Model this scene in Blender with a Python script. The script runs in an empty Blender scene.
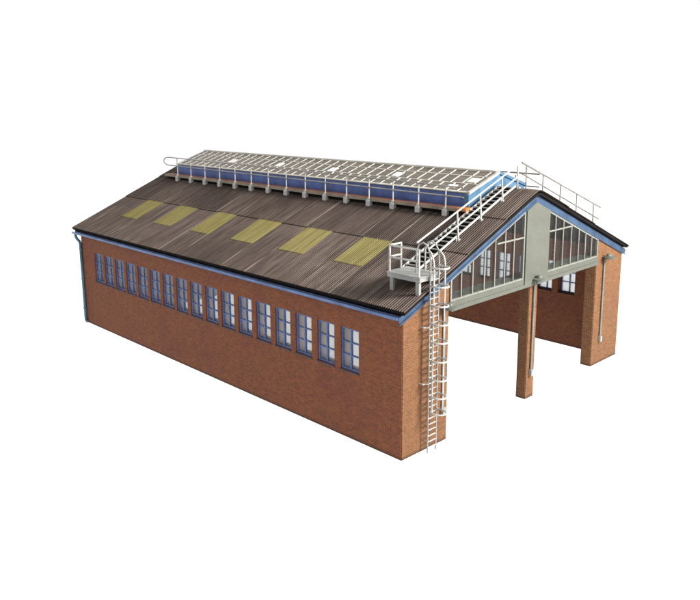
import bpy, bmesh, math, random
from mathutils import Vector, Matrix, Euler
random.seed(7)
S = bpy.context.scene
COL = S.collection

# ------------------------------------------------------------------ sizes
W, L = 12.0, 17.93            # gable width, length
SL = 0.4132                   # roof slope
VY0, VY1 = -0.166, L + 0.50   # verge lines
EX = 0.13                     # eaves overhang
TH = 0.38                     # wall thickness

def gable_z(x):          # the straight line the gable trim follows, pointed at the ridge
    return 6.632 - SL * abs(x - 6.0)

def roof_z(x):
    return 6.638 - SL * math.sqrt((x - 6.0) ** 2 + 0.14 ** 2)

# ------------------------------------------------------------------ materials
def new_mat(name):
    m = bpy.data.materials.new(name); m.use_nodes = True
    nt = m.node_tree; nt.nodes.clear()
    out = nt.nodes.new('ShaderNodeOutputMaterial')
    return m, nt, out

def N(nt, typ, **kw):
    n = nt.nodes.new(typ)
    for k, v in kw.items():
        if k.startswith('i_'):
            n.inputs[k[2:].replace('_', ' ')].default_value = v
        else:
            setattr(n, k, v)
    return n

def rgb(c): return (c[0], c[1], c[2], 1.0)

def mixc(nt, fac, a, b, mode='MIX'):
    n = nt.nodes.new('ShaderNodeMix'); n.data_type = 'RGBA'; n.blend_type = mode
    for sock, v in ((n.inputs[0], fac), (n.inputs[6], a), (n.inputs[7], b)):
        if hasattr(v, 'links'): nt.links.new(v, sock)
        elif isinstance(v, (tuple, list)): sock.default_value = rgb(v)
        else: sock.default_value = v
    return n.outputs[2]

def ramp(nt, fac, p0, p1):
    n = nt.nodes.new('ShaderNodeMapRange'); n.clamp = True
    n.inputs['From Min'].default_value = p0; n.inputs['From Max'].default_value = p1
    nt.links.new(fac, n.inputs['Value'])
    return n.outputs['Result']

def math_n(nt, op, a, b=None):
    n = nt.nodes.new('ShaderNodeMath'); n.operation = op
    for i, v in enumerate((a, b)):
        if v is None: continue
        if hasattr(v, 'links'): nt.links.new(v, n.inputs[i])
        else: n.inputs[i].default_value = v
    return n.outputs[0]

def noise(nt, vec, scale, detail=4, rough=0.6):
    n = N(nt, 'ShaderNodeTexNoise'); n.inputs['Scale'].default_value = scale
    n.inputs['Detail'].default_value = detail; n.inputs['Roughness'].default_value = rough
    nt.links.new(vec, n.inputs['Vector']); return n.outputs['Fac']

def mapping(nt, vec, scale):
    n = N(nt, 'ShaderNodeMapping'); n.inputs['Scale'].default_value = scale
    nt.links.new(vec, n.inputs['Vector']); return n.outputs['Vector']

def principled(nt, out, col, rough=0.6, spec=0.3, bump=None, bstr=0.3, bdist=0.01):
    p = N(nt, 'ShaderNodeBsdfPrincipled')
    if hasattr(col, 'links'): nt.links.new(col, p.inputs['Base Color'])
    else: p.inputs['Base Color'].default_value = rgb(col)
    if hasattr(rough, 'links'): nt.links.new(rough, p.inputs['Roughness'])
    else: p.inputs['Roughness'].default_value = rough
    p.inputs['Specular IOR Level'].default_value = spec
    if bump is not None:
        b = N(nt, 'ShaderNodeBump'); b.inputs['Strength'].default_value = bstr
        b.inputs['Distance'].default_value = bdist
        nt.links.new(bump, b.inputs['Height']); nt.links.new(b.outputs['Normal'], p.inputs['Normal'])
    nt.links.new(p.outputs[0], out.inputs['Surface'])
    return p

def objco(nt):
    return N(nt, 'ShaderNodeTexCoord').outputs['Object']

def painted(name, col, var=0.25, rough=0.5, dirt=None, scale=2.0, fine=14.0, spec=0.35):
    """hand painted plastic: two noises shift the tone, an optional dirt wash sits on top"""
    m, nt, out = new_mat(name); v = objco(nt)
    n1 = noise(nt, v, scale, 5); n2 = noise(nt, v, fine, 3)
    dark = tuple(c * (1 - var) for c in col); lite = tuple(min(1, c * (1 + var)) for c in col)
    c = mixc(nt, ramp(nt, n1, .35, .65), dark, lite)
    if dirt:
        c = mixc(nt, math_n(nt, 'MULTIPLY', ramp(nt, n2, .52, .75), .7), c, dirt)
    principled(nt, out, c, rough, spec, n2, .25, .012)
    return m

def brick_mat(name, c1, c2, mort, patch, patch2):
    m, nt, out = new_mat(name)
    uv = N(nt, 'ShaderNodeTexCoord').outputs['UV']
    b = N(nt, 'ShaderNodeTexBrick'); nt.links.new(uv, b.inputs['Vector'])
    b.inputs['Scale'].default_value = 1.0
    b.inputs['Brick Width'].default_value = 0.145; b.inputs['Row Height'].default_value = 0.062
    b.inputs['Mortar Size'].default_value = 0.008; b.inputs['Mortar Smooth'].default_value = 0.5
    b.inputs['Bias'].default_value = -0.1
    b.inputs['Color1'].default_value = rgb(c1); b.inputs['Color2'].default_value = rgb(c2)
    b.inputs['Mortar'].default_value = rgb(mort)
    v = objco(nt)
    n1 = noise(nt, v, 0.55, 5, .6)
    n2 = noise(nt, mapping(nt, v, (1.0, 1.0, 1.6)), 1.3, 5, .65)
    n3 = noise(nt, v, 22, 3, .6)
    n4 = noise(nt, v, 6.0, 4, .7)
    c = mixc(nt, math_n(nt, 'MULTIPLY', ramp(nt, n1, .48, .68), .34), b.outputs['Color'], patch)
    c = mixc(nt, math_n(nt, 'MULTIPLY', ramp(nt, n2, .53, .72), .38), c, patch2)
    c = mixc(nt, 1.0, c, mixc(nt, ramp(nt, n4, .3, .7), (.84, .83, .86), (1.14, 1.13, 1.08)), 'MULTIPLY')
    c = mixc(nt, 1.0, c, mixc(nt, ramp(nt, n3, .3, .7), (.78, .78, .78), (1.2, 1.2, 1.2)), 'MULTIPLY')
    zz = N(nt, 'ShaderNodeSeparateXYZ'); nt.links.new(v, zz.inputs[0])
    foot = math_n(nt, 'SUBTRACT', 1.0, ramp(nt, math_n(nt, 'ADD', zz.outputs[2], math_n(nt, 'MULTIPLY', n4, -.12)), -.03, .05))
    c = mixc(nt, math_n(nt, 'MULTIPLY', foot, .7), c, (.035, .018, .012))  # contact shade along the wall base, painted into the brick colour
    h = math_n(nt, 'SUBTRACT', math_n(nt, 'MULTIPLY', n3, .35), b.outputs['Fac'])
    principled(nt, out, c, .72, .18, h, .8, .03)
    return m

def roof_mat(name, tint=None):
    m, nt, out = new_mat(name); v = objco(nt)
    sep = N(nt, 'ShaderNodeSeparateXYZ'); nt.links.new(v, sep.inputs[0])
    x, y, z = sep.outputs
    st = noise(nt, mapping(nt, v, (.45, 7.0, .45)), 1.0, 5, .65)       # streaks run down the slope
    st2 = noise(nt, mapping(nt, v, (.8, 24.0, .8)), 1.0, 3, .6)
    big = noise(nt, v, .35, 4, .6); sp = noise(nt, v, 9, 4, .7)
    # a sheet is 1.27 m wide; each has its own tone
    fl = math_n(nt, 'FLOOR', math_n(nt, 'DIVIDE', math_n(nt, 'SUBTRACT', y, 2.56 - 1.2715 * 4), 1.2715))
    cx = N(nt, 'ShaderNodeCombineXYZ'); nt.links.new(fl, cx.inputs[1])
    nt.links.new(math_n(nt, 'GREATER_THAN', x, 2.52), cx.inputs[0])
    wn = N(nt, 'ShaderNodeTexWhiteNoise'); wn.noise_dimensions = '3D'; nt.links.new(cx.outputs[0], wn.inputs['Vector'])
    fr = math_n(nt, 'FRACT', math_n(nt, 'DIVIDE', math_n(nt, 'SUBTRACT', y, 2.56 - 1.2715 * 4), 1.2715))
    edge = math_n(nt, 'LESS_THAN', fr, .035)
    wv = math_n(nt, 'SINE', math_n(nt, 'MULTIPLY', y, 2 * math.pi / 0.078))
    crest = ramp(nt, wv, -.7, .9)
    if tint is None:
        c = mixc(nt, ramp(nt, st, .34, .66), (.048, .035, .031), (.128, .100, .086))
        c = mixc(nt, math_n(nt, 'MULTIPLY', ramp(nt, st2, .52, .78), .5), c, (.215, .182, .155))
        c = mixc(nt, math_n(nt, 'MULTIPLY', ramp(nt, big, .44, .66), .6), c, (.046, .033, .029))
        c = mixc(nt, 1.0, c, mixc(nt, wn.outputs['Value'], (.80, .78, .77), (1.18, 1.17, 1.16)), 'MULTIPLY')
        c = mixc(nt, math_n(nt, 'GREATER_THAN', x, 2.46), c, mixc(nt, 1.0, c, (.74, .72, .71), 'MULTIPLY'))
        gate = ramp(nt, noise(nt, mapping(nt, v, (.5, 3., .5)), 1.0, 3), .42, .60)
        c = mixc(nt, math_n(nt, 'MULTIPLY', math_n(nt, 'MULTIPLY', edge, gate), .5), c, (.36, .31, .26))
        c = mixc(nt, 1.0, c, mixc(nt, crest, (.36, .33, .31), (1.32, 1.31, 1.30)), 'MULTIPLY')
        c = mixc(nt, math_n(nt, 'MULTIPLY', ramp(nt, sp, .62, .78), .35), c, (.022, .018, .016))
    else:
        c = mixc(nt, ramp(nt, st, .3, .7), tuple(.55 * t for t in tint), tuple(1.12 * t for t in tint))
        c = mixc(nt, math_n(nt, 'MULTIPLY', ramp(nt, sp, .55, .8), .55), c, tuple(.45 * t for t in tint))
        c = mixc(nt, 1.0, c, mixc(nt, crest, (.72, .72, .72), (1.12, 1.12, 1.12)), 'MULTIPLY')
    principled(nt, out, c, .72, .2, sp, .3, .012)
    return m

def glass_mat(name, tint, fac, rough=.12, through=.5):
    """thin styrene glazing: partly clear, partly a dusty pale film"""
    m, nt, out = new_mat(name); v = objco(nt)
    t = N(nt, 'ShaderNodeBsdfTransparent'); t.inputs[0].default_value = (.93, .95, .95, 1)
    p = N(nt, 'ShaderNodeBsdfPrincipled'); p.inputs['Roughness'].default_value = rough
    n = noise(nt, v, 1.7, 4)
    nt.links.new(mixc(nt, ramp(nt, n, .35, .65), tuple(.85 * c for c in tint), tint), p.inputs['Base Color'])
    p.inputs['Specular IOR Level'].default_value = .5
    tl = N(nt, 'ShaderNodeBsdfTranslucent'); tl.inputs[0].default_value = (.9, .88, .88, 1)
    m2 = N(nt, 'ShaderNodeMixShader'); m2.inputs[0].default_value = through
    nt.links.new(p.outputs[0], m2.inputs[1]); nt.links.new(tl.outputs[0], m2.inputs[2])
    ms = N(nt, 'ShaderNodeMixShader')
    f = math_n(nt, 'ADD', math_n(nt, 'MULTIPLY', ramp(nt, n, .3, .7), fac * .3), fac * .85)
    nt.links.new(f, ms.inputs[0]); nt.links.new(t.outputs[0], ms.inputs[1]); nt.links.new(m2.outputs[0], ms.inputs[2])
    nt.links.new(ms.outputs[0], out.inputs['Surface'])
    return m

M = {}
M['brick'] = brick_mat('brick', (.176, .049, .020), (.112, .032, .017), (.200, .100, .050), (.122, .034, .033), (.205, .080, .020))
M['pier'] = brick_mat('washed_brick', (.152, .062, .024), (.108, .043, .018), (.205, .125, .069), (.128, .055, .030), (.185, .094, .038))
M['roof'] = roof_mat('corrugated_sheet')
M['yellow'] = roof_mat('yellow_sheet', (.215, .182, .066))
M['lining'] = painted('roof_lining', (.006, .005, .005), .3, .8, spec=.06)
M['blue'] = painted('blue_paint', (.072, .118, .245), .25, .5, (.05, .06, .09))
M['barge'] = painted('barge_blue_paint', (.019, .043, .088), .3, .6, (.014, .022, .04))
M['skyblue'] = painted('sky_blue_paint', (.047, .118, .205), .14, .55, (.06, .09, .14))
M['darkblue'] = painted('dark_blue_paint', (.046, .082, .235), .25, .5, (.03, .045, .10))
M['winblue'] = painted('window_blue_paint', (.080, .128, .285), .25, .5, (.03, .04, .08))
M['sill'] = painted('dark_sill', (.030, .026, .040), .3, .6)
M['teal'] = painted('teal_pipe_paint', (.055, .125, .165), .3, .4)
M['green'] = painted('grey_green_paint', (.071, .074, .061), .08, .6, (.054, .056, .046))
M['white'] = painted('white_paint', (.34, .335, .32), .14, .45, (.22, .205, .185))
M['frame'] = painted('pale_frame_paint', (.150, .155, .135), .10, .55, (.10, .10, .085))
M['foot'] = painted('foot_paint', (.36, .355, .335), .15, .5, (.22, .21, .19))
M['grey'] = painted('pale_grey_paint', (.215, .22, .21), .16, .5, (.13, .13, .115))
M['rail'] = painted('grey_rail_paint', (.24, .225, .21), .2, .45, (.14, .125, .115))
M['oldrail'] = painted('tarnished_rail', (.125, .112, .102), .3, .5)
M['tan'] = painted('tan_boards', (.20, .165, .125), .2, .7, (.10, .08, .06))
M['red'] = painted('red_brown_boards', (.21, .082, .052), .25, .7)
M['orange'] = painted('orange_timber', (.42, .15, .032), .3, .65, (.2, .06, .02))
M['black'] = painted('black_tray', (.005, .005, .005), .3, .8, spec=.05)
M['pane'] = glass_mat('window_pane', (.32, .28, .28), .46)
M['gpane'] = glass_mat('gable_pane', (.085, .08, .08), .09, .25, 0.0)
M['roofglass'] = painted('dusty_roof_glass', (.092, .073, .050), .3, .35, (.05, .040, .030), 1.2, 8)
M['whitepane'] = painted('bright_pane', (.72, .70, .68), .06, .3)
M['lamp'] = painted('weathered_lamp', (.085, .092, .078), .25, .55, (.045, .048, .04))
M['bars'] = painted('glazing_bar_paint', (.46, .44, .40), .15, .5, (.28, .26, .22))
M['pipe'] = painted('conduit_paint', (.135, .14, .12), .2, .5, (.08, .085, .07))

def table_mat():
    m, nt, out = new_mat('translucent_white')
    d = N(nt, 'ShaderNodeBsdfDiffuse'); d.inputs[0].default_value = (.92, .92, .92, 1)
    t = N(nt, 'ShaderNodeBsdfTranslucent'); t.inputs[0].default_value = (.92, .92, .92, 1)
    ms = N(nt, 'ShaderNodeMixShader'); ms.inputs[0].default_value = .8  # mostly translucent, so the added lamp underneath whitens the floor
    nt.links.new(d.outputs[0], ms.inputs[1]); nt.links.new(t.outputs[0], ms.inputs[2])
    nt.links.new(ms.outputs[0], out.inputs['Surface'])
    return m
M['table'] = table_mat()

# ------------------------------------------------------------------ mesh helpers
def link(name, bm, mats, parent=None, smooth=False, loc=None):
    bmesh.ops.recalc_face_normals(bm, faces=bm.faces[:])
    me = bpy.data.meshes.new(name); bm.to_mesh(me); bm.free()
    if not isinstance(mats, (list, tuple)): mats = [mats]
    for m in mats: me.materials.append(m)
    if smooth:
        for p in me.polygons: p.use_smooth = True
        me.set_sharp_from_angle(angle=math.radians(40))
    o = bpy.data.objects.new(name, me); COL.objects.link(o)
    if parent: o.parent = parent
    if loc: o.location = loc
    return o

def box(bm, x0, x1, y0, y1, z0, z1, mi=0, bev=0.0):
    r = bmesh.ops.create_cube(bm, size=1.0)
    vs = r['verts']
    for v in vs:
        v.co = Vector((x0 + (v.co.x + .5) * (x1 - x0), y0 + (v.co.y + .5) * (y1 - y0), z0 + (v.co.z + .5) * (z1 - z0)))
    fs = {f for v in vs for f in v.link_faces}
    for f in fs: f.material_index = mi
    if bev:
        es = list({e for v in vs for e in v.link_edges})
        bmesh.ops.bevel(bm, geom=es, offset=bev, segments=2, profile=.6, affect='EDGES')

def prism(bm, pts, y0, y1, mi=0):
    """polygon of (x, z) points pushed along y"""
    a = [bm.verts.new((p[0], y0, p[1])) for p in pts]; b = [bm.verts.new((p[0], y1, p[1])) for p in pts]
    fs = [bm.faces.new(a), bm.faces.new(b[::-1])]
    n = len(pts)
    for i in range(n): fs.append(bm.faces.new((a[i], a[(i + 1) % n], b[(i + 1) % n], b[i])))
    for f in fs: f.material_index = mi
    return fs

def bar(bm, p, q, w, y0, y1, mi=0):
    """flat bar from p to q in the x-z plane, w wide"""
    p, q = Vector(p), Vector(q); d = (q - p).normalized(); n = Vector((-d.y, d.x)) * w / 2
    prism(bm, [p + n, q + n, q - n, p - n], y0, y1, mi)

def tube(bm, pts, r, n=8, cap=True):
    pts = [Vector(p) for p in pts]; rings = []
    t0 = (pts[1] - pts[0]).normalized()
    ref = Vector((0, 0, 1)) if abs(t0.z) < .9 else Vector((0, 1, 0))
    u = t0.cross(ref).normalized()
    for i, p in enumerate(pts):
        if i == 0: t = t0
        elif i == len(pts) - 1: t = (pts[i] - pts[i - 1]).normalized()
        else: t = ((pts[i + 1] - p).normalized() + (p - pts[i - 1]).normalized()).normalized()
        u = (u - t * u.dot(t)).normalized(); w = t.cross(u)
        rings.append([bm.verts.new(p + (u * math.cos(2 * math.pi * k / n) + w * math.sin(2 * math.pi * k / n)) * r) for k in range(n)])
    for a, b in zip(rings, rings[1:]):
        for k in range(n): bm.faces.new((a[k], a[(k + 1) % n], b[(k + 1) % n], b[k]))
    if cap: bm.faces.new(rings[0][::-1]); bm.faces.new(rings[-1])

def lathe(bm, prof, c, n=20, half=None):
    rings = []
    for r, z in prof:
        rings.append([bm.verts.new((c[0] + r * math.cos(2 * math.pi * k / n), c[1] + r * math.sin(2 * math.pi * k / n), c[2] + z)) for k in range(n)])
    for a, b in zip(rings, rings[1:]):
        for k in range(n): bm.faces.new((a[k], a[(k + 1) % n], b[(k + 1) % n], b[k]))
    bm.faces.new(rings[0][::-1]); bm.faces.new(rings[-1])

def brick_uv(bm):
    """u runs along the wall, v is the height, both in metres"""
    uv = bm.loops.layers.uv.new('UVMap'); bm.normal_update()
    for f in bm.faces:
        nx, ny, nz = (abs(c) for c in f.normal)
        for l in f.loops:
            c = l.vert.co
            if nz > .8: l[uv].uv = (c.y, c.x)
            elif nx > ny: l[uv].uv = (c.y + .05, c.z)
            else: l[uv].uv = (c.x, c.z)

def wall_y(x0, x1, y0, y1, z1, holes):
    """wall in the y-z plane, x0..x1 thick, with real rectangular openings (ya, yb, za, zb)"""
    bm = bmesh.new()
    ys = sorted({y0, y1} | {h[0] for h in holes} | {h[1] for h in holes})
    zs = sorted({0.0, z1} | {h[2] for h in holes} | {h[3] for h in holes})
    hole = lambda a, b: any(h[0] - 1e-6 < a < h[1] + 1e-6 and h[2] - 1e-6 < b < h[3] + 1e-6 for h in holes)
    cache = {}
    def V(x, y, z):
        k = (round(x, 5), round(y, 5), round(z, 5))
        if k not in cache: cache[k] = bm.verts.new((x, y, z))
        return cache[k]
    for i in range(len(ys) - 1):
        for j in range(len(zs) - 1):
            a, b, c, d = ys[i], ys[i + 1], zs[j], zs[j + 1]
            if hole((a + b) / 2, (c + d) / 2): continue
            for x in (x0, x1): bm.faces.new((V(x, a, c), V(x, b, c), V(x, b, d), V(x, a, d)))
            for (p, q, lo) in ((a, 'y', -1), (b, 'y', 1), (c, 'z', -1), (d, 'z', 1)):
                if q == 'y':
                    m_ = (p + lo * 1e-3, (c + d) / 2); open_ = not (y0 < m_[0] < y1) or hole(*m_)
                    if open_: bm.faces.new((V(x0, p, c), V(x1, p, c), V(x1, p, d), V(x0, p, d)))
                else:
                    m_ = ((a + b) / 2, p + lo * 1e-3); open_ = not (0 < m_[1] < z1) or hole(*m_)
                    if open_: bm.faces.new((V(x0, a, p), V(x1, a, p), V(x1, b, p), V(x0, b, p)))
    bmesh.ops.recalc_face_normals(bm, faces=bm.faces[:])
    brick_uv(bm)
    return bm

def dup(o, parent, loc):
    c = o.copy(); COL.objects.link(c); c.parent = parent; c.location = loc
    for ch in list(o.children):
        d = ch.copy(); COL.objects.link(d); d.parent = c
    return c

# ------------------------------------------------------------------ the table it stands on
bm = bmesh.new(); bmesh.ops.create_grid(bm, x_segments=2, y_segments=2, size=60)
g = link('ground', bm, M['table'], loc=(6, 9, 0)); g['kind'] = 'structure'
g['label'] = 'plain white tabletop under the brick shed'

# ------------------------------------------------------------------ the shed
shed = bpy.data.objects.new('engine_shed', None); COL.objects.link(shed)
shed['label'] = 'red brick model engine shed with corrugated roof, blue trim and white caged ladder'
shed['category'] = 'model building'

# windows: slightly uneven spacing, measured
WY = [1.901, 2.852, 3.798, 4.738, 5.673, 6.602, 7.526, 8.444, 9.357, 10.264, 11.166, 12.063, 12.954, 13.839, 14.719, 15.593, 16.462]
WW, WZ0, WZ1 = .70, 2.0, 3.205
holes = [(y - WW / 2, y + WW / 2, WZ0, WZ1) for y in WY]
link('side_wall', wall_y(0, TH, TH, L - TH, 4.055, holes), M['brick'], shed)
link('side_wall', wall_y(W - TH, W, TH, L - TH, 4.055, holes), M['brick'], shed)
bm = bmesh.new()
prism(bm, [(0, 0), (W, 0), (W, 4.0)] + [(x, roof_z(x) - .12) for x in (11.5, 9, 6.5, 6, 5.5, 3, .5)] + [(0, 4.0)], L - TH, L)
bmesh.ops.recalc_face_normals(bm, faces=bm.faces[:]); brick_uv(bm)
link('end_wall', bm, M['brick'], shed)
PW = 1.90
for x0, x1 in ((0, PW), (W - PW, W)):
    bm = bmesh.new()
    prism(bm, [(x0, 0), (x1, 0), (x1, roof_z(x1) - .125), (x0, roof_z(x0) - .125)], 0, TH)
    bmesh.ops.recalc_face_normals(bm, faces=bm.faces[:])
    es = [e for e in bm.edges if abs(e.verts[0].co.z - e.verts[1].co.z) > 2 and e.verts[0].co.y < .01]
    bmesh.ops.bevel(bm, geom=es, offset=.018, segments=2, affect='EDGES'); brick_uv(bm)
    bm.normal_update()
    for f in bm.faces:
        if (x0 == 0 and f.normal.x < -.9) or (x0 > 0 and f.normal.x > .9): f.material_index = 1
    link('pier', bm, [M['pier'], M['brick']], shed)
bm = bmesh.new(); prism(bm, [(5.90, 0), (6.37, 0), (6.37, 3.70), (5.90, 3.70)], 0, .34)
bmesh.ops.recalc_face_normals(bm, faces=bm.faces[:])
es = [e for e in bm.edges if abs(e.verts[0].co.z - e.verts[1].co.z) > 2]
bmesh.ops.bevel(bm, geom=es, offset=.018, segments=2, affect='EDGES'); brick_uv(bm)
link('pier', bm, M['pier'], shed)

# window, built about the middle of its sill line on the outer face; +x points into the wall
def make_window():
    fr = bmesh.new(); w, h = WW / 2, WZ1 - WZ0; t = .044
    x0, x1 = .045, .125
    box(fr, x0, x1, -w, -w + t, 0, h); box(fr, x0, x1, w - t, w, 0, h)
    box(fr, x0, x1, -w + t, w - t, h - t, h); box(fr, x0, x1, -w + t, w - t, 0, t)
    box(fr, x0 + .005, x1 - .005, -.022, .022, t, h - t)
    for k in (1, 2):
        z = t + (h - 2 * t) * k / 3
        box(fr, x0 + .008, x1 - .008, -w + t, -.022, z - .016, z + .016); box(fr, x0 + .008, x1 - .008, .022, w - t, z - .016, z + .016)
    f = link('window', fr, M['winblue'], shed)
    p = bmesh.new(); box(p, .108, .116, -w + t - .004, w - t + .004, t - .004, h - t + .004)
    link('pane', p, M['pane'], f)
    s = bmesh.new(); box(s, -.03, .05, -w - .02, w + .02, -.05, -.004, bev=.008)
    link('sill', s, M['sill'], f)
    return f
win = make_window()
for i, y in enumerate(WY):
    o = win if i == 0 else dup(win, shed, (0, 0, 0))
    o.location = (0, y, WZ0)
for y in WY:
    o = dup(win, shed, (W, y, WZ0)); o.rotation_euler.z = math.pi

# ---- roof: corrugated sheets in three laps each side, one mesh
bm = bmesh.new()
PITCH, AMP = 0.078, 0.016
ny = int((VY1 - VY0) / PITCH * 6)
YS = [VY0 + (VY1 - VY0) * i / ny for i in range(ny + 1)]
def strip(xs, lift, skirt):
    rows = []
    for k, x in enumerate(xs):
        rows.append([bm.verts.new((x, y, roof_z(x) + lift + AMP * math.sin(2 * math.pi * y / PITCH))) for y in YS])
    lo = [bm.verts.new((xs[0], y, roof_z(xs[0]) + lift - skirt)) for y in YS]
    rows = [lo] + rows
    for j, (a, b) in enumerate(zip(rows, rows[1:])):
        for i in range(ny): bm.faces.new((a[i], a[i + 1], b[i + 1], b[i])).material_index = 1 if j == 0 else 0
    return rows
mirror = lambda xs: [12 - x for x in xs]
lower, mid = [-EX, 1.2, 2.56], [2.47, 3.4, 4.32]
top = [4.24, 5.0, 5.5] + [5.7 + .05 * k for k in range(13)] + [6.5, 7.0, 7.76]
for f in (lambda a: a, mirror):
    strip(f(lower), 0, .065); strip(f(mid), .022, .05)
r = strip(top, .044, .05)
lo = [bm.verts.new((7.76, y, roof_z(7.76) - .006)) for y in YS]
for i in range(ny): bm.faces.new((r[-1][i], r[-1][i + 1], lo[i + 1], lo[i]))
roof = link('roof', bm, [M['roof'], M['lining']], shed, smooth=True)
# dark boarding under the sheets
bm = bmesh.new()
xs = [-EX + .035, 1, 3, 5, 5.8, 5.9, 6, 6.1, 6.2, 7, 9, 11, 12 + EX - .035]
prism(bm, [(x, roof_z(x) - .028) for x in xs] + [(x, roof_z(x) - .115) for x in xs[::-1]], VY0 + .03, VY1 - .03)
link('roof_lining', bm, M['lining'], roof)

# yellow translucent sheets
def yellow_panel(y0, y1, x0, x1):
    bm = bmesh.new(); n = int((y1 - y0) / PITCH * 6)
    ys = [y0 + (y1 - y0) * i / n for i in range(n + 1)]
    rows = []
    for x, dz in ((x0, -.02), (x0, .018), ((x0 + x1) / 2, .018), (x1, .018)):
        rows.append([bm.verts.new((x, y, roof_z(x) + dz + AMP * math.sin(2 * math.pi * y / PITCH))) for y in ys])
    for a, b in zip(rows, rows[1:]):
        for i in range(n): bm.faces.new((a[i], a[i + 1], b[i + 1], b[i]))
    for i in (0, n):
        a = bm.verts.new((x0, ys[i], roof_z(x0) - .02)); b = bm.verts.new((x1, ys[i], roof_z(x1) - .02))
        bm.faces.new([rows[1][i], rows[2][i], rows[3][i], b, a])
    o = link('rooflight_sheet', bm, M['yellow'], roof, smooth=True)
    return o
for k in range(6):
    yellow_panel(2.55 + 2.545 * k, 2.55 + 2.545 * k + 1.19, 1.165, 2.485)

# ---- bargeboards on the front gable
for sgn in (1, -1):
    bm = bmesh.new(); X = lambda x: x if sgn > 0 else 12 - x
    xs = [-.175, 0, 2, 4, 5.8, 5.9, 5.999]
    prism(bm, [(X(x), gable_z(x) - .142) for x in xs] + [(X(x), gable_z(x) - (.365 if x > -.1 else .27)) for x in xs[::-1]], -.028, -.004)
    prism(bm, [(X(x), gable_z(x) - .315) for x in xs] + [(X(x), gable_z(x) - (.37 if x > -.1 else .34)) for x in xs[::-1]], -.052, -.029)
    link('bargeboard', bm, M['barge'], shed)

# ---- gutters and the far downpipe
def gutter(xc, y0, y1):
    bm = bmesh.new(); prof = []
    for k in range(9):
        a = math.pi + math.pi * k / 8; prof.append((xc + .085 * math.cos(a), 3.945 + .115 * math.sin(a)))
    inner = [(xc + .062 * math.cos(math.pi + math.pi * k / 8), 3.945 + .09 * math.sin(math.pi + math.pi * k / 8)) for k in range(9)][::-1]
    prism(bm, prof + inner, y0, y1)
    return link('gutter', bm, M['blue'], shed, smooth=True)
for xa, xb in ((-.036, -.004), (W + .004, W + .036)):
    bm = bmesh.new(); box(bm, xa, xb, .0, VY1 - .05, 3.85, 4.018)
    link('fascia', bm, M['lining'], shed)
gutter(-.128 + .006, -.003, L + .42); gutter(W + .122, .10, L + .42)
bm = bmesh.new()
tube(bm, [(-.10, L + .30, 3.87), (-.10, L + .29, 3.74), (-.08, L + .20, 3.62), (-.06, L + .07, 3.56), (-.05, L + .01, 3.46), (-.05, L - .01, 2.0), (-.05, L - .01, .20), (-.05, L - .03, .10), (-.05, L - .14, .055)], .06, 10)
for z in (3.2, 1.9, .6): tube(bm, [(-.05, L - .01, z), (-.05, L - .01, z + .06)], .074, 10)
link('downpipe', bm, M['teal'], shed, smooth=True)

# ---- gable screen: lintel, centre panel and two glazed screens
bm = bmesh.new(); box(bm, PW + .004, W - PW - .004, -.05, .62, 3.70, 3.955, bev=.012)
box(bm, PW + .012, W - PW - .012, -.075, -.052, 3.685, 3.80, bev=.006)
link('lintel', bm, M['green'], shed)
bm = bmesh.new()
cx = [5.50, 5.75, 5.9, 6.0, 6.1, 6.25, 6.5, 6.80]
prism(bm, [(cx[0], 3.80), (cx[-1], 3.80)] + [(x, gable_z(x) - .372) for x in cx[::-1]], -.078, .08)
link('gable_panel', bm, M['green'], shed)
def screen(x0, x1, mull, trans):
    bm = bmesh.new(); Z = lambda x: roof_z(x) - .385
    y0, y1 = -.035, .05; zb = 3.957
    bar(bm, (x0 + .03, zb), (x0 + .03, Z(x0 + .03)), .06, y0, y1); bar(bm, (x1 - .03, zb), (x1 - .03, Z(x1 - .03)), .06, y0, y1)
    bar(bm, (x0 + .06, zb + .025), (x1 - .06, zb + .025), .05, y0 + .004, y1 - .004)
    bar(bm, (x0, Z(x0) - .01), (x1, Z(x1) - .01), .06, y0 + .006, y1 - .006)
    for m in mull: bar(bm, (m, zb + .05), (m, Z(m) - .03), .038, y0 - .006, y0 + .03)
    bar(bm, (trans[0], 5.25), (trans[1], 5.25), .045, y0 + .002, y0 + .034)
    f = link('gable_window', bm, M['frame'], shed)
    p = bmesh.new(); prism(p, [(x0 + .03, zb + .03), (x1 - .03, zb + .03), (x1 - .03, Z(x1) - .01), (x0 + .03, Z(x0) - .01)], .012, .02)
    link('pane', p, M['gpane'], f)
screen(PW + .01, 5.49, (2.38, 2.90, 3.45, 3.96, 4.45, 4.91), (4.06, 5.43))
screen(6.81, W - PW - .01, (7.22, 7.71, 8.23, 8.73, 9.18, 9.61), (6.87, 8.28))

# ---- conduits up the three piers, each with a dish lamp on top and a switch box below
for x, zb in ((1.66, .92), (6.11, .84), (10.60, .92)):
    bm = bmesh.new(); tube(bm, [(x, -.045, zb + .1), (x, -.045, 3.80), (x, -.10, 3.90)], .034, 10)
    c = link('conduit', bm, M['pipe'], shed, smooth=True)
    bm = bmesh.new(); yc = -.20
    lathe(bm, [(.20, -.05), (.205, .0), (.15, .025), (.095, .04), (.088, .085), (.06, .115), (.01, .125)], (x, yc, 3.90), 24)
    link('lamp_shade', bm, M['lamp'], c, smooth=True)
    bm = bmesh.new(); box(bm, x - .055, x + .055, -.11, -.004, zb - .10, zb + .11, bev=.014)
    link('switch_box', bm, M['grey'], c)

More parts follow.
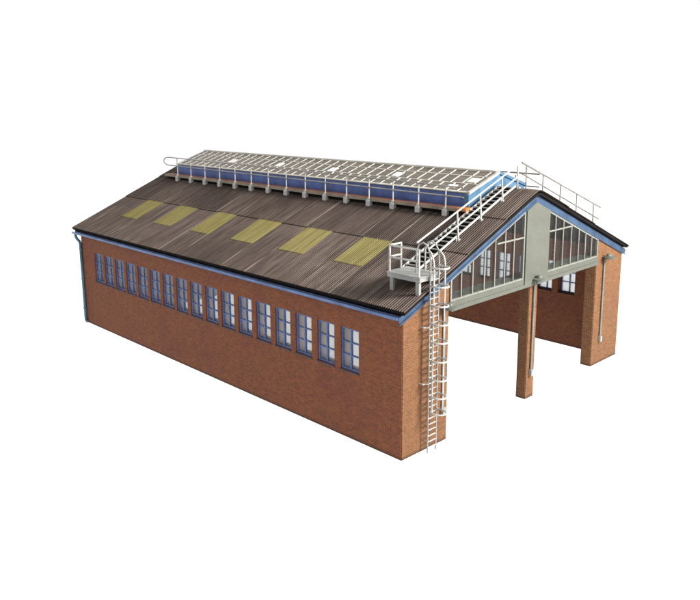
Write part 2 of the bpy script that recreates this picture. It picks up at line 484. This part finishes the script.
# ---- roof monitor
MY0, MY1, ME = 1.315, 17.25, 4.47
mon_z = lambda x: 7.075 - (7.075 - 6.575) / (6 - ME) * abs(x - 6)
bm = bmesh.new()
prism(bm, [(ME + .02, roof_z(ME) - .02), (6, roof_z(6) - .03), (12 - ME - .02, roof_z(ME) - .02), (12 - ME - .02, mon_z(ME) - .03), (6, mon_z(6) - .03), (ME + .02, mon_z(ME) - .03)], MY0, MY0 + .12)
mon = link('roof_monitor', bm, M['skyblue'], shed)
bm = bmesh.new()
prism(bm, [(ME + .02, roof_z(ME) - .02), (6, roof_z(6) - .03), (12 - ME - .02, roof_z(ME) - .02), (12 - ME - .02, mon_z(ME) - .03), (6, mon_z(6) - .03), (ME + .02, mon_z(ME) - .03)], MY1 - .12, MY1)
link('gable_end', bm, M['skyblue'], mon)
for s in (0, 1):
    bm = bmesh.new()
    a, b = (ME, ME + .08) if s == 0 else (12 - ME - .08, 12 - ME)
    box(bm, a, b, MY0 + .122, MY1 - .122, roof_z(ME) - .02, mon_z(ME) - .035)
    link('side_board', bm, M['darkblue'], mon)
# corner return and white verge strips
bm = bmesh.new(); box(bm, ME - .012, ME + .10, MY0 - .012, MY0 + .16, roof_z(ME) + .02, mon_z(ME) - .035)
link('corner_board', bm, M['skyblue'], mon)
for s in (1, -1):
    bm = bmesh.new(); X = lambda x: 6 + s * (x - 6)
    prism(bm, [(X(ME - .03), mon_z(ME - .03) + .035), (6, mon_z(6) + .035), (6, mon_z(6) - .055), (X(ME - .03), mon_z(ME - .03) - .055)], MY0 - .05, MY0 + .03)
    link('verge_strip', bm, M['white'] if s > 0 else M['skyblue'], mon)
for s in (1, -1):
    X = lambda x: 6 + s * (x - 6)
    bm = bmesh.new()
    prism(bm, [(X(ME - .02), mon_z(ME - .02)), (6, mon_z(6)), (6, mon_z(6) - .03), (X(ME - .02), mon_z(ME - .02) - .03)], MY0 + .032, MY1 + .02)
    gl = link('glazing', bm, M['roofglass'], mon)
    bm = bmesh.new()
    def slab(xa, xb, y0, y1, h=.030):
        q = [(X(xa), mon_z(xa) - .004), (X(xb), mon_z(xb) - .004), (X(xb), mon_z(xb) + h), (X(xa), mon_z(xa) + h)]
        prism(bm, q, y0, y1)
    rows = [ME - .02, 5.02, 5.56, 5.96]
    for xr in rows[1:3]: slab(xr - .012, xr + .012, MY0 + .035, MY1 + .02, .018)
    slab(ME - .03, ME + .03, MY0 + .035, MY1 + .02, .02)
    for rr in range(3):
        y = MY0 + .22 + (.225, .0, .0)[rr]
        while y < MY1 - .05:
            slab(rows[rr] + .035, rows[rr + 1] - .014, y - .013, y + .013, .022); y += .452
    link('glazing_bars', bm, M['bars'], gl)
    if s > 0:
        for px, py in ((5.235, 10.97), (5.206, 7.9), (5.263, 4.81), (4.785, 2.171), (5.289, 1.718), (5.207, 14.02)):
            bm = bmesh.new(); h = .15 if px > 5 else .1
            q = [(px - h, mon_z(px - h) - .002), (px + h, mon_z(px + h) - .002), (px + h, mon_z(px + h) + .014), (px - h, mon_z(px - h) + .014)]
            prism(bm, q, py - .16, py + .16)
            o = link('roof_pane', bm, M['whitepane'], gl); o['label'] = 'bright white pane among the dusty brown ones'
bm = bmesh.new(); box(bm, 5.95, 6.05, MY0 + .04, MY1 + .02, mon_z(6) - .03, mon_z(6) + .045, bev=.015)
link('ridge_cap', bm, M['bars'], mon)

# ---- walkways along both sides of the monitor
POSTS = [1.894 + 1.0555 * k for k in range(15)]
for s in (1, -1):
    X = lambda x: 6 + s * (x - 6)
    bm = bmesh.new()
    def bx(a, b, *r, **k): box(bm, min(X(a), X(b)), max(X(a), X(b)), *r, **k)
    bx(4.125, 4.46, 1.52, MY1 + .45, 6.075, 6.135)
    wk = link('walkway', bm, M['red'], shed)
    bm = bmesh.new(); bx(4.095, 4.122, 1.50, MY1 + .46, 6.03, 6.128)
    link('edge_strip', bm, M['tan'], wk)
    bm = bmesh.new(); bx(4.10, 4.46, 1.13, 1.498, 6.05, 6.142, bev=.01)
    link('end_board', bm, M['orange'], wk)
    bm = bmesh.new(); bx(4.19, 4.22, 1.54, MY1 + .30, roof_z(4.2) - .02, 6.06)  # black strip added as the shade in the gap under the walkway
    link('shade_strip', bm, M['black'], wk)
    # post with its foot, built at the foot
    zf = roof_z(4.15)
    bm = bmesh.new(); tube(bm, [(0, 0, .05), (0, 0, 6.80 - zf)], .022, 8)
    ze = [0] * 15
    post = link('handrail_post', bm, M['white'] if s > 0 else M['oldrail'], shed, smooth=True)
    fb = bmesh.new()
    box(fb, -.085, .085, -.092, .092, -.035, .185, bev=.035); box(fb, -.05, .05, -.05, .05, .15, .26, bev=.02)
    link('post_foot', fb, M['foot'], post)
    for k, y in enumerate(POSTS if s > 0 else POSTS[:2]):
        o = post if k == 0 else dup(post, shed, (0, 0, 0))
        o.location = (X(4.12), y, zf + .01)
        if s > 0: o.scale.z = 1 + .012 * (k - 6) / 8 * 6
    rb = bmesh.new()
    zt = lambda y: 6.795 + (.0075 * (y - 6) if s > 0 else .09)
    zm = lambda y: 6.47 + .004 * (y - 2)
    xr = X(4.12)
    ye = 17.35
    loop = [(xr, 1.25 if s > 0 else 1.0, zt(1.25))] + [(xr, y, zt(y)) for y in (5, 9, 13, ye)]
    ra = (zt(ye) - zm(ye)) / 2; zc = (zt(ye) + zm(ye)) / 2
    loop += [(xr, ye + .42 * math.sin(a), zc + ra * math.cos(a)) for a in [math.pi * k / 10 for k in range(1, 10)]]
    loop += [(xr, y, zm(y)) for y in (ye, 13, 9, 5)] + [(xr, 1.25 if s > 0 else 1.0, zm(1.25))]
    tube(rb, loop, .022, 8)
    o = link('handrail', rb, M['rail'] if s > 0 else M['oldrail'], shed, smooth=True)

# ---- roof stair up to the ridge
SY0, SY1 = .62, 1.13
zs = lambda x: roof_z(x) + .17
bm = bmesh.new()
for y in (SY0 - .02, SY1):
    xs = [1.28, 2.5, 4, 5.3, 5.86]
    prism(bm, [(x, zs(x) + .012) for x in xs] + [(x, zs(x) - .05) for x in xs[::-1]], y - .013, y + .013)
st = link('roof_stair', bm, M['white'], shed)
x = 1.42
while x < 5.86:
    bm = bmesh.new(); box(bm, x - .028, x + .028, SY0 - .005, SY1 - .014, zs(x) - .014, zs(x) + .012)
    link('tread', bm, M['rail'], st); x += .2035
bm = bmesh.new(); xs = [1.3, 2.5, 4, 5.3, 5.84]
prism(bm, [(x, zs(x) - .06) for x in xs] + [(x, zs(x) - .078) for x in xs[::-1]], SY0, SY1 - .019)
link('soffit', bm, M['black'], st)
for x in (1.6, 2.95, 4.05, 5.1):
    for y in (SY0 - .02, SY1):
        bm = bmesh.new(); box(bm, x - .04, x + .04, y - .03, y + .03, roof_z(x) - .02, zs(x) - .052)
        link('stair_bracket', bm, M['grey'], st)
# handrails of the stair: near slope, then the far slope
RY = SY0 - .05
bm = bmesh.new()
tube(bm, [(1.20, RY, 5.60), (5.93, RY, 7.36)], .026, 8); tube(bm, [(1.72, RY, 5.365), (5.93, RY, 6.99)], .026, 8)
link('stair_handrail', bm, M['white'], shed, smooth=True)
for x, t in ((2.93, 6.235), (4.0, 6.64), (5.07, 7.03), (5.91, 7.36)):
    bm = bmesh.new(); tube(bm, [(x + (.08 if x < 5.5 else 0), RY, roof_z(x) + .02), (x, RY, t)], .026, 8)
    p = link('stair_post', bm, M['white'] if x < 5.5 else M['rail'], shed, smooth=True)
    f = bmesh.new(); box(f, x + .02, x + .13, RY - .05, RY + .05, roof_z(x) - .03, roof_z(x) + .10, bev=.02)
    link('post_foot', f, M['grey'], p)
bm = bmesh.new()
tube(bm, [(6.13, RY, 7.40), (11.30, RY, 5.48)], .024, 8); tube(bm, [(6.15, RY, 7.06), (11.2, RY, 5.08)], .024, 8)
link('stair_handrail', bm, M['oldrail'], shed, smooth=True)
for x in (6.38, 7.37, 8.47, 9.57, 10.78):
    bm = bmesh.new(); tube(bm, [(x, RY, roof_z(x) + .02), (x, RY, 7.40 - (x - 6.13) * .3714)], .02, 8)
    link('stair_post', bm, M['oldrail'], shed, smooth=True)

# ---- landing platform on four legs
PX0, PX1, PY0, PY1, PZ = .44, 1.30, -.17, .97, 4.90
bm = bmesh.new(); box(bm, PX0, PX1, PY0, PY1, PZ - .035, PZ, bev=.008)
box(bm, PX0 + .02, PX0 + .05, PY0 + .02, PY1 - .02, PZ - .145, PZ - .036); box(bm, PX1 - .05, PX1 - .02, PY0 + .02, PY1 - .02, PZ - .145, PZ - .036)
box(bm, PX0 + .052, PX1 - .052, PY0 + .03, PY0 + .06, PZ - .145, PZ - .036); box(bm, PX0 + .052, PX1 - .052, PY1 - .06, PY1 - .03, PZ - .145, PZ - .036)
pl = link('platform', bm, M['grey'], shed)
for x in (PX0 + .14, PX1 - .14):
    for y in (PY0 + .16, PY1 - .10):
        bm = bmesh.new(); box(bm, x - .045, x + .045, y - .06, y + .06, roof_z(x) - .03, PZ - .037, bev=.01)
        link('leg', bm, M['grey'], pl)
bm = bmesh.new()
XR, YA, YB = .49, -.10, .89
for z in (PZ + .70, PZ + .39):
    tube(bm, [(XR, YA, z), (XR, YB, z), (XR + .45, YB, z)], .027, 8)
for x, y in ((XR, YA), (XR, YB), (XR + .45, YB)): tube(bm, [(x, y, PZ - .01), (x, y, PZ + .72)], .027, 8)
link('guard_rail', bm, M['white'], pl, smooth=True)

# ---- caged ladder on the front pier
LX0, LX1, LY = .85, 1.20, -.18
bm = bmesh.new()
for x in (LX0, LX1): tube(bm, [(x, LY, 0.0), (x, LY, 5.30), (x, LY + .03, 5.50), (x, LY + .12, 5.66), (x, LY + .25, 5.72), (x, LY + .38, 5.66), (x, LY + .46, 5.50), (x, LY + .47, PZ)], .023, 8)
ld = link('ladder', bm, M['grey'], shed, smooth=True)
for k in range(29):
    bm = bmesh.new(); z = .14 + .165 * k
    tube(bm, [(LX0, LY, z), (LX1, LY, z)], .017, 6)
    link('rung', bm, M['white'], ld)
def hoop_path(z):   # U shape: straight arms out from the stiles, then a half circle
    xc, rr = (LX0 + LX1) / 2, (LX1 - LX0) / 2 + .015
    pts = [(LX0, LY, z), (LX0 - .015, LY - .05, z)]
    pts += [(xc - rr * math.cos(math.pi * k / 14), LY - .21 - .21 * math.sin(math.pi * k / 14), z) for k in range(15)]
    return pts + [(LX1 + .015, LY - .05, z), (LX1, LY, z)]
for z in (5.11, 4.62, 4.11, 3.62, 3.13, 2.62, 2.11, 1.62, 1.17):
    bm = bmesh.new(); tube(bm, hoop_path(z), .024, 8)
    link('cage_hoop', bm, M['white'], ld, smooth=True)
for x, y, xs_ in ((LX0 - .012, LY - .13, LX0), (LX1 + .012, LY - .19, LX1)):
    bm = bmesh.new()
    tube(bm, [(x, y, 1.15), (x, y, 3.1), (x, y, 5.12), (x, y + .015, 5.26), (x, y + .05, 5.38), ((x + xs_) / 2, LY - .03, 5.48), (xs_, LY + .03, 5.52)], .022, 8)
    link('cage_strap', bm, M['white'], ld, smooth=True)
for x, dx in ((LX0, -.16), (LX1, .10)):
    for z in (1.95, 3.5):
        bm = bmesh.new(); tube(bm, [(x, LY, z), (x + dx, LY + .06, z + .02), (x + dx, .02, z + .02)], .016, 6)
        link('wall_tie', bm, M['white'], ld, smooth=True)

# ------------------------------------------------------------------ light: white studio, soft key from front right, added fill lamp under the ground
w = bpy.data.worlds.new('World'); S.world = w; w.use_nodes = True
bg = w.node_tree.nodes['Background']; bg.inputs[0].default_value = (1, 1, 1, 1); bg.inputs[1].default_value = 1.0

def area(name, loc, target, size, power, col=(1, 1, 1)):
    d = bpy.data.lights.new(name, 'AREA'); d.shape = 'SQUARE'; d.size = size; d.energy = power; d.color = col
    o = bpy.data.objects.new(name, d); COL.objects.link(o); o.location = loc
    o.rotation_euler = (Vector(target) - Vector(loc)).to_track_quat('-Z', 'Y').to_euler()
    return o
area('softbox', (8.5, -17.5, 14.5), (4.5, 3, 3), 6, 17000, (1, .98, .92))
t = area('floor_fill', (6, 9, -2.5), (6, 9, 5), 150, 47000)  # added unseen lamp, brightens ground and shed floor from beneath

# ------------------------------------------------------------------ camera
cam = bpy.data.cameras.new('camera'); co = bpy.data.objects.new('camera', cam); COL.objects.link(co)
co.location = (-14.0251, -12.0394, 9.3714); co.rotation_euler = (1.3776082, 0.0111751, -0.7520849)
cam.sensor_fit = 'HORIZONTAL'; cam.sensor_width = 36; cam.lens = 754.098 / 700 * 36
cam.shift_x = (350 - 320.690) / 700; cam.shift_y = (246.282 - 300) / 700
cam.clip_start = .1; cam.clip_end = 500
S.camera = co
S.view_settings.view_transform = 'Standard'; S.view_settings.look = 'None'
S.view_settings.exposure = 0; S.view_settings.gamma = 1
S.cycles.max_bounces = 8; S.cycles.transparent_max_bounces = 16
